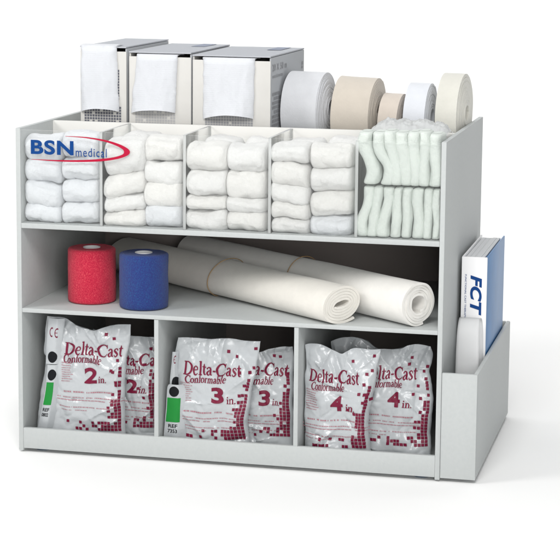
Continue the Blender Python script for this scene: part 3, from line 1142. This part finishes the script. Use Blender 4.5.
SPEC = [
    dict(x=0.0356, y=0.042, top=[(0.0, 207.1), (17.4, 207.2), (33.0, 203.8), (50.3, 194.7), (69.3, 190.7), (83.1, 188.1), (98.7, 193.1), (114.2, 198.2), (129.6, 199.9), (145.0, 200.7)], left=[(0.0, 207.1), (-3.8, 174.8), (-4.9, 146.0), (-2.4, 139.4), (-6.2, 107.0), (-13.6, 63.9), (-21.2, 15.5), (-24.8, 1.5)], right=[(145.0, 200.7), (143.2, 166.4), (138.0, 140.9), (134.5, 98.7), (134.3, 56.5), (135.0, 0.0)], title=(34.0, 145.7, 99.1), sub=(32.2, 133.8, 65.2), num=(69.4, 101.7, 24.2, 26.4), unit=(93.9, 101.7, 13.4), dots=[(104, 182), (116, 175), (122, 138), (113, 122)]),
    dict(x=0.1028, y=0.080, top=[(0.0, 180.9), (31.3, 175.8), (67.7, 173.7), (86.7, 173.0), (109.1, 172.6), (117.7, 168.9)], left=[(0.0, 180.9), (-1.1, -1)], right=[(117.7, 168.9), (116.0, 102.9), (117.7, -1)], title=(27.8, 125.2, 97.5), sub=(26.0, 111.9, 64.9), num=(63.2, 80.8, 19.9, 25.9), unit=(83.1, 81.2, 14.7), dots=[(101, 153)]),
    dict(x=0.2606, y=0.042, top=[(0.0, 183.5), (37.1, 184.8), (70.7, 185.8), (104.1, 185.3), (137.4, 184.7)], left=[(0.0, 183.5), (-6.8, 145.7), (-11.0, 112.0), (-15.2, 61.4), (-18.0, 0)], right=[(137.4, 184.7), (132.7, 145.7), (124.7, 103.8), (118.4, 53.4), (122.0, 0)], title=(11.9, 126.0, 97.0), sub=(15.1, 113.8, 69.7), num=(59.8, 81.3, 23.5, 28.2), unit=(84.9, 82.1, 15.1), dots=[(85, 164), (98, 157), (129, 170), (126, 138), (119, 131), (112, 110)]),
    dict(x=0.3133, y=0.080, top=[(0.0, 159.5), (44.0, 157.1), (74.2, 157.2), (91.0, 164.0), (111.0, 169.3), (131.0, 171.2)], left=[(0.0, 159.5), (-2.7, -1)], right=[(131.0, 171.2), (132.5, 100.7), (134.4, -1)], title=(29.2, 121.7, 97.1), sub=(31.0, 107.6, 70.4), num=(77.1, 72.9, 21.3, 27.5), unit=(100.1, 73.5, 13.4), dots=[(107, 150), (98, 152)]),
    dict(x=0.4657, y=0.042, top=[(8.0, 184.4), (14.8, 186.1), (27.9, 185.2), (44.3, 181.3), (65.7, 172.7), (75.4, 177.3), (86.7, 182.1), (106.1, 182.4), (128.8, 182.6)], left=[(8.0, 184.4), (7.3, 125.4), (7.4, 59.6), (9.3, 0)], right=[(128.8, 182.6), (124.5, 146.0), (115.7, 91.5), (112.3, 46.9), (118.3, 0)], title=(15.3, 126.1, 82.9), sub=(20.3, 113.3, 53.8), num=(51.8, 80.9, 22.2, 25.4), unit=(76.3, 81.6, 16.2), dots=[(84, 160), (118, 170), (116, 146), (108, 140), (103, 124), (95, 110), (108, 108), (114, 100), (103, 96)]),
    dict(x=0.5443, y=0.078, top=[(0.0, 163.9), (22.8, 170.1), (45.6, 174.7), (65.1, 177.5), (79.6, 180.8), (90.8, 185.5), (108.6, 186.5), (124.7, 185.0)], left=[(0.0, 163.9), (-0.8, -1.0)], right=[(124.7, 185.0), (129.1, 168.2), (125.6, 143.5), (131.0, 116.0), (131.7, 83.2), (129.1, 50.2), (130.1, -1)], title=(18.0, 129.4, 88.2), sub=(23.1, 116.6, 60.0), num=(60.0, 85.2, 22.1, 26.3), unit=(83.7, 85.1, 16.2), dots=[(94, 162), (120, 150), (115, 142), (107, 118), (98, 104), (110, 98), (117, 92)]),
    dict(x=0.5006, y=0.116, depth=.012, top=[(0.0, 175.4), (16.5, 183.0), (33.1, 185.6), (46.3, 183.8), (59.6, 178.8), (73.0, 171.2), (89.5, 165.6), (109.4, 160.1)], left=[(0.0, 175.4), (3.8, -1)], right=[(109.4, 160.1), (115.2, -1)]),
]
LABS = [('2', 'front white foil pouch reading 2 in. with a green-marked side seam'), ('2', 'rear white foil pouch reading 2 in., half hidden behind its neighbour'),
        ('3', 'front white foil pouch reading 3 in. with a folded green-marked seam'), ('3', 'rear white foil pouch reading 3 in., half hidden behind its neighbour'),
        ('4', 'front left white foil pouch reading 4 in. in the right compartment'), ('4', 'right white foil pouch reading 4 in., tucked beside the rack side'),
        ('4', 'plain back of a white foil pouch peeking over the 4 in. pouches')]
POUCH = []
for k, (sp, (num, lab)) in enumerate(zip(SPEC, LABS)):
    POUCH.append(make_pouch(sp, 21 + k * 7, lab, num, 'white foil casting pouches in the lower compartments'))


# side seams with the black dots, the green field and the reference number
def seam(root, corners, y, name, seed, bend=.0022):
    """strip between left and right edge polylines (mm): returns the surface function over s, t"""
    Lp = catmull([(a / 1000, b / 1000) for a, b in corners[0]], 6)
    Rp = catmull([(a / 1000, b / 1000) for a, b in corners[1]], 6)

    def fn(s, t, off=0.0):
        def at(Pl):
            seg = [sqrt((b[0] - a[0]) ** 2 + (b[1] - a[1]) ** 2) for a, b in zip(Pl, Pl[1:])]
            d = t * sum(seg)
            for j0, l in enumerate(seg):
                if d <= l or j0 == len(seg) - 1:
                    return Vector((*Pl[j0], 0)).lerp(Vector((*Pl[j0 + 1], 0)), min(1, d / l))
                d -= l
        q = at(Lp).lerp(at(Rp), s)
        yy = y - bend * max(0, sin(pi * s)) ** .8 + .0022 * noise.noise(Vector((q.x * 40, q.y * 40, seed))) + .016 * max(0, s - .62) - off
        return Vector((q.x, yy, q.y))
    bm = bmesh.new()
    n, m_ = 16, 44
    f = [[bm.verts.new(fn(i / n, j / m_)) for j in range(m_ + 1)] for i in range(n + 1)]
    k = [[bm.verts.new(fn(i / n, j / m_, -.0012)) for j in range(m_ + 1)] for i in range(n + 1)]
    for i in range(n):
        for j in range(m_):
            bm.faces.new((f[i][j], f[i + 1][j], f[i + 1][j + 1], f[i][j + 1]))
            bm.faces.new((k[i][j], k[i][j + 1], k[i + 1][j + 1], k[i + 1][j]))
    for i in range(n):
        for j in (0, m_):
            bm.faces.new((f[i][j], f[i + 1][j], k[i + 1][j], k[i][j]))
    for j in range(m_):
        for i in (0, n):
            bm.faces.new((f[i][j], f[i][j + 1], k[i][j + 1], k[i][j]))
    o = link(name, bm, 'foil_white', root, 50)
    return o, fn


def on(fn, off=.0005):
    return lambda s, t: fn(s, t, off)


def seam_print(o, fn, dot, green, ref, lines):
    if dot:
        bm = bmesh.new()
        put2d(bm, disc(*dot), on(fn))
        link_flat('black_dot', bm, 'ink_black', o)
    if green:
        bm = bmesh.new()
        put2d(bm, rects([green]), on(fn), .05)
        link_flat('green_field', bm, 'ink_green', o)
    if ref:
        bm = bmesh.new()
        x0, y0, w, h = ref
        for q, tx in enumerate(lines):
            V, F = font_mesh(tx, .012)
            put2d(bm, (norm2d(V, x0, y0 - q * h * 1.35, w, h), F), on(fn))
        link_flat('reference_lettering', bm, 'ink_black', o)


# t runs from the top of each strip to its foot
def mark(chars):
    """the round-backed conformity letters as drawn strokes: (letter, s, width, t top, t height)"""
    V, F = [], []
    arc = [(.92, .90, .15), (.70, .97, .15), (.35, .85, .15), (.14, .5, .15), (.35, .15, .15), (.70, .03, .15), (.92, .10, .15)]
    for ch, x0, wd, t0, th in chars:
        for st in ([arc] if ch == 'C' else [arc, [(.14, .5, .15), (.75, .5, .15)]]):
            P = catmull(st)
            b0 = len(V)
            for i, (px, py, w) in enumerate(P):
                a = P[max(i - 1, 0)]; b = P[min(i + 1, len(P) - 1)]
                tx, ty = b[0] - a[0], b[1] - a[1]
                l = sqrt(tx * tx + ty * ty) or 1
                for sg in (1, -1):
                    qx, qy = px - sg * ty / l * w / 2, py + sg * tx / l * w / 2
                    V.append((x0 + qx * wd, t0 + (1 - qy) * th))
            F += [(b0 + 2 * i, b0 + 2 * i + 1, b0 + 2 * i + 3, b0 + 2 * i + 2) for i in range(len(P) - 1)]
    return V, F


def ref_lines(o, fn, lines, x0, w, t0, step, h):
    bm = bmesh.new()
    for q, tx in enumerate(lines):
        V, F = font_mesh(tx, .02)
        put2d(bm, ([(a, t0 + q * step + (1 - b) * h) for a, b in norm2d(V, x0 + q * -.02, 0, w, 1)], F), on(fn))
    link_flat('reference_lettering', bm, 'ink_black', o)


o, fn = seam(POUCH[0][0], ([(43.5, 219.5), (41.5, 195), (38.8, 165), (38.5, 142)], [(70, 218), (67.5, 195), (65.5, 170), (64.5, 143)]), .0270, 'side_seam', 3)
bm = bmesh.new()
put2d(bm, mark((('C', .15, .25, .20, .20), ('E', .50, .25, .21, .20))), on(fn))
link_flat('conformity_mark', bm, 'ink_red', o)
seam_print(o, fn, (.45, .845, .31, .125), None, None, ())
o, fn = seam(POUCH[0][0], ([(41.5, 140.5), (41, 130), (37.5, 100), (30, 62), (21.5, 24)], [(64, 141.5), (63, 130), (60, 100), (55, 62), (49, 24)]), .0255, 'side_seam', 5)
seam_print(o, fn, (.42, .14, .32, .078), (.08, .64, .245, .575), None, ())
ref_lines(o, fn, ('REF', '0802'), .12, .46, .62, .075, .052)
o, fn = seam(POUCH[2][0], ([(255, 174), (253, 150), (251, 130), (250, 106)], [(264, 175), (262.5, 150), (263.5, 130), (266, 106)]), .0290, 'side_seam', 7, .0012)
bm = bmesh.new()
put2d(bm, mark((('E', .35, .42, .10, .18),)), on(fn))
link_flat('conformity_mark', bm, 'ink_red', o)
seam_print(o, fn, (.72, .76, .46, .15), None, None, ())
o, fn = seam(POUCH[2][0], ([(252, 121.5), (247.8, 115), (245.5, 78), (243, 50), (241.5, 25)], [(273, 121), (278, 113), (277, 78), (277, 50), (281, 25)]), .0240, 'side_seam', 9)
seam_print(o, fn, (.40, .135, .27, .09), (.05, .76, .245, .655), None, ())
ref_lines(o, fn, ('REF', '7353'), .20, .46, .69, .085, .06)

# ------------------------------------------------------------------ binder and folded sleeve in the side pocket
BX0, BX1, BY0, BY1, BZ0, BZ1 = .7062, .7480, .158, .400, .0112, .3315
bn = tag(empty('ring_binder', ((BX0 + BX1) / 2, BY0, BZ0)), 'ring binder with white spine and blue cover standing in the side pocket', 'binder')
hw, dp, hh = (BX1 - BX0) / 2, BY1 - BY0, BZ1 - BZ0
sp = part_box('spine', 'binder_white', bn, -hw, hw, 0, .003, 0, hh, bev=.0012)
part_box('cover', 'binder_blue', bn, hw - .0026, hw, .0034, dp, 0, hh, bev=.0009)
part_box('cover', 'binder_white', bn, -hw, -hw + .0026, .0034, dp, 0, hh, bev=.0009)
bm = bmesh.new()
rr = random.Random(5)
x = -hw + .004
while x < hw - .0070:
    t = rr.uniform(.004, .008)
    t = min(t, hw - .0060 - x)
    box(bm, x, x + t - .0002, .010, dp - .003 - rr.uniform(0, .005), .004, hh - .003 - rr.uniform(0, .0012), bev=0)
    x += t
link('pages', bm, 'page_paper', bn, 30)
rot = lambda a, b: (b, -.0006, hh - .030 - a)       # text turned to read downwards
bm = bmesh.new()
V, F = font_mesh('FCT', .04, .22, 1.08)
put2d(bm, ([(a, b - .0060) for a, b in norm2d(V, 0, 0, .0660, .0190)], F), rot)
V, F = font_mesh('FUNCTIONAL CAST THERAPY', .006, 0, 1.05)
put2d(bm, ([(a, b - .0150) for a, b in norm2d(V, -.001, 0, .072, .0028)], F), rot)
link_flat('spine_lettering', bm, 'logo_blue', sp)

# inverted-U plastic sleeve in front of the binder
bm = bmesh.new()
sx0, sx1 = .7085, .7455
prof = []
for i in range(20):
    prof.append((.080 + .018 * (i / 19) ** .8, .0106 + (.205 - .0106) * i / 19))
for i in range(1, 25):
    a = pi - pi * i / 24
    prof.append((.1225 + .0245 * cos(a), .205 + .033 * sin(a)))
for i in range(1, 16):
    prof.append((.147 + .003 * sin(pi * i / 30), .205 - (.205 - .0106) * i / 15))
NX_ = 8
g = []
for (y, z) in prof:
    taper = max(0, (z - .19) / .05) * .0012
    g.append([bm.verts.new((sx0 + taper + (sx1 - sx0 - taper * 2) * i / NX_, y, z)) for i in range(NX_ + 1)])
for a, b in zip(g, g[1:]):
    for i in range(NX_):
        bm.faces.new((a[i], a[i + 1], b[i + 1], b[i]))
o = link('folded_sleeve', bm, 'sleeve_plastic', None, 60)
md = o.modifiers.new('thickness', 'SOLIDIFY')
md.thickness = .0009
tag(o, 'bent frosted plastic sleeve standing in the side pocket before the binder', 'sleeve')
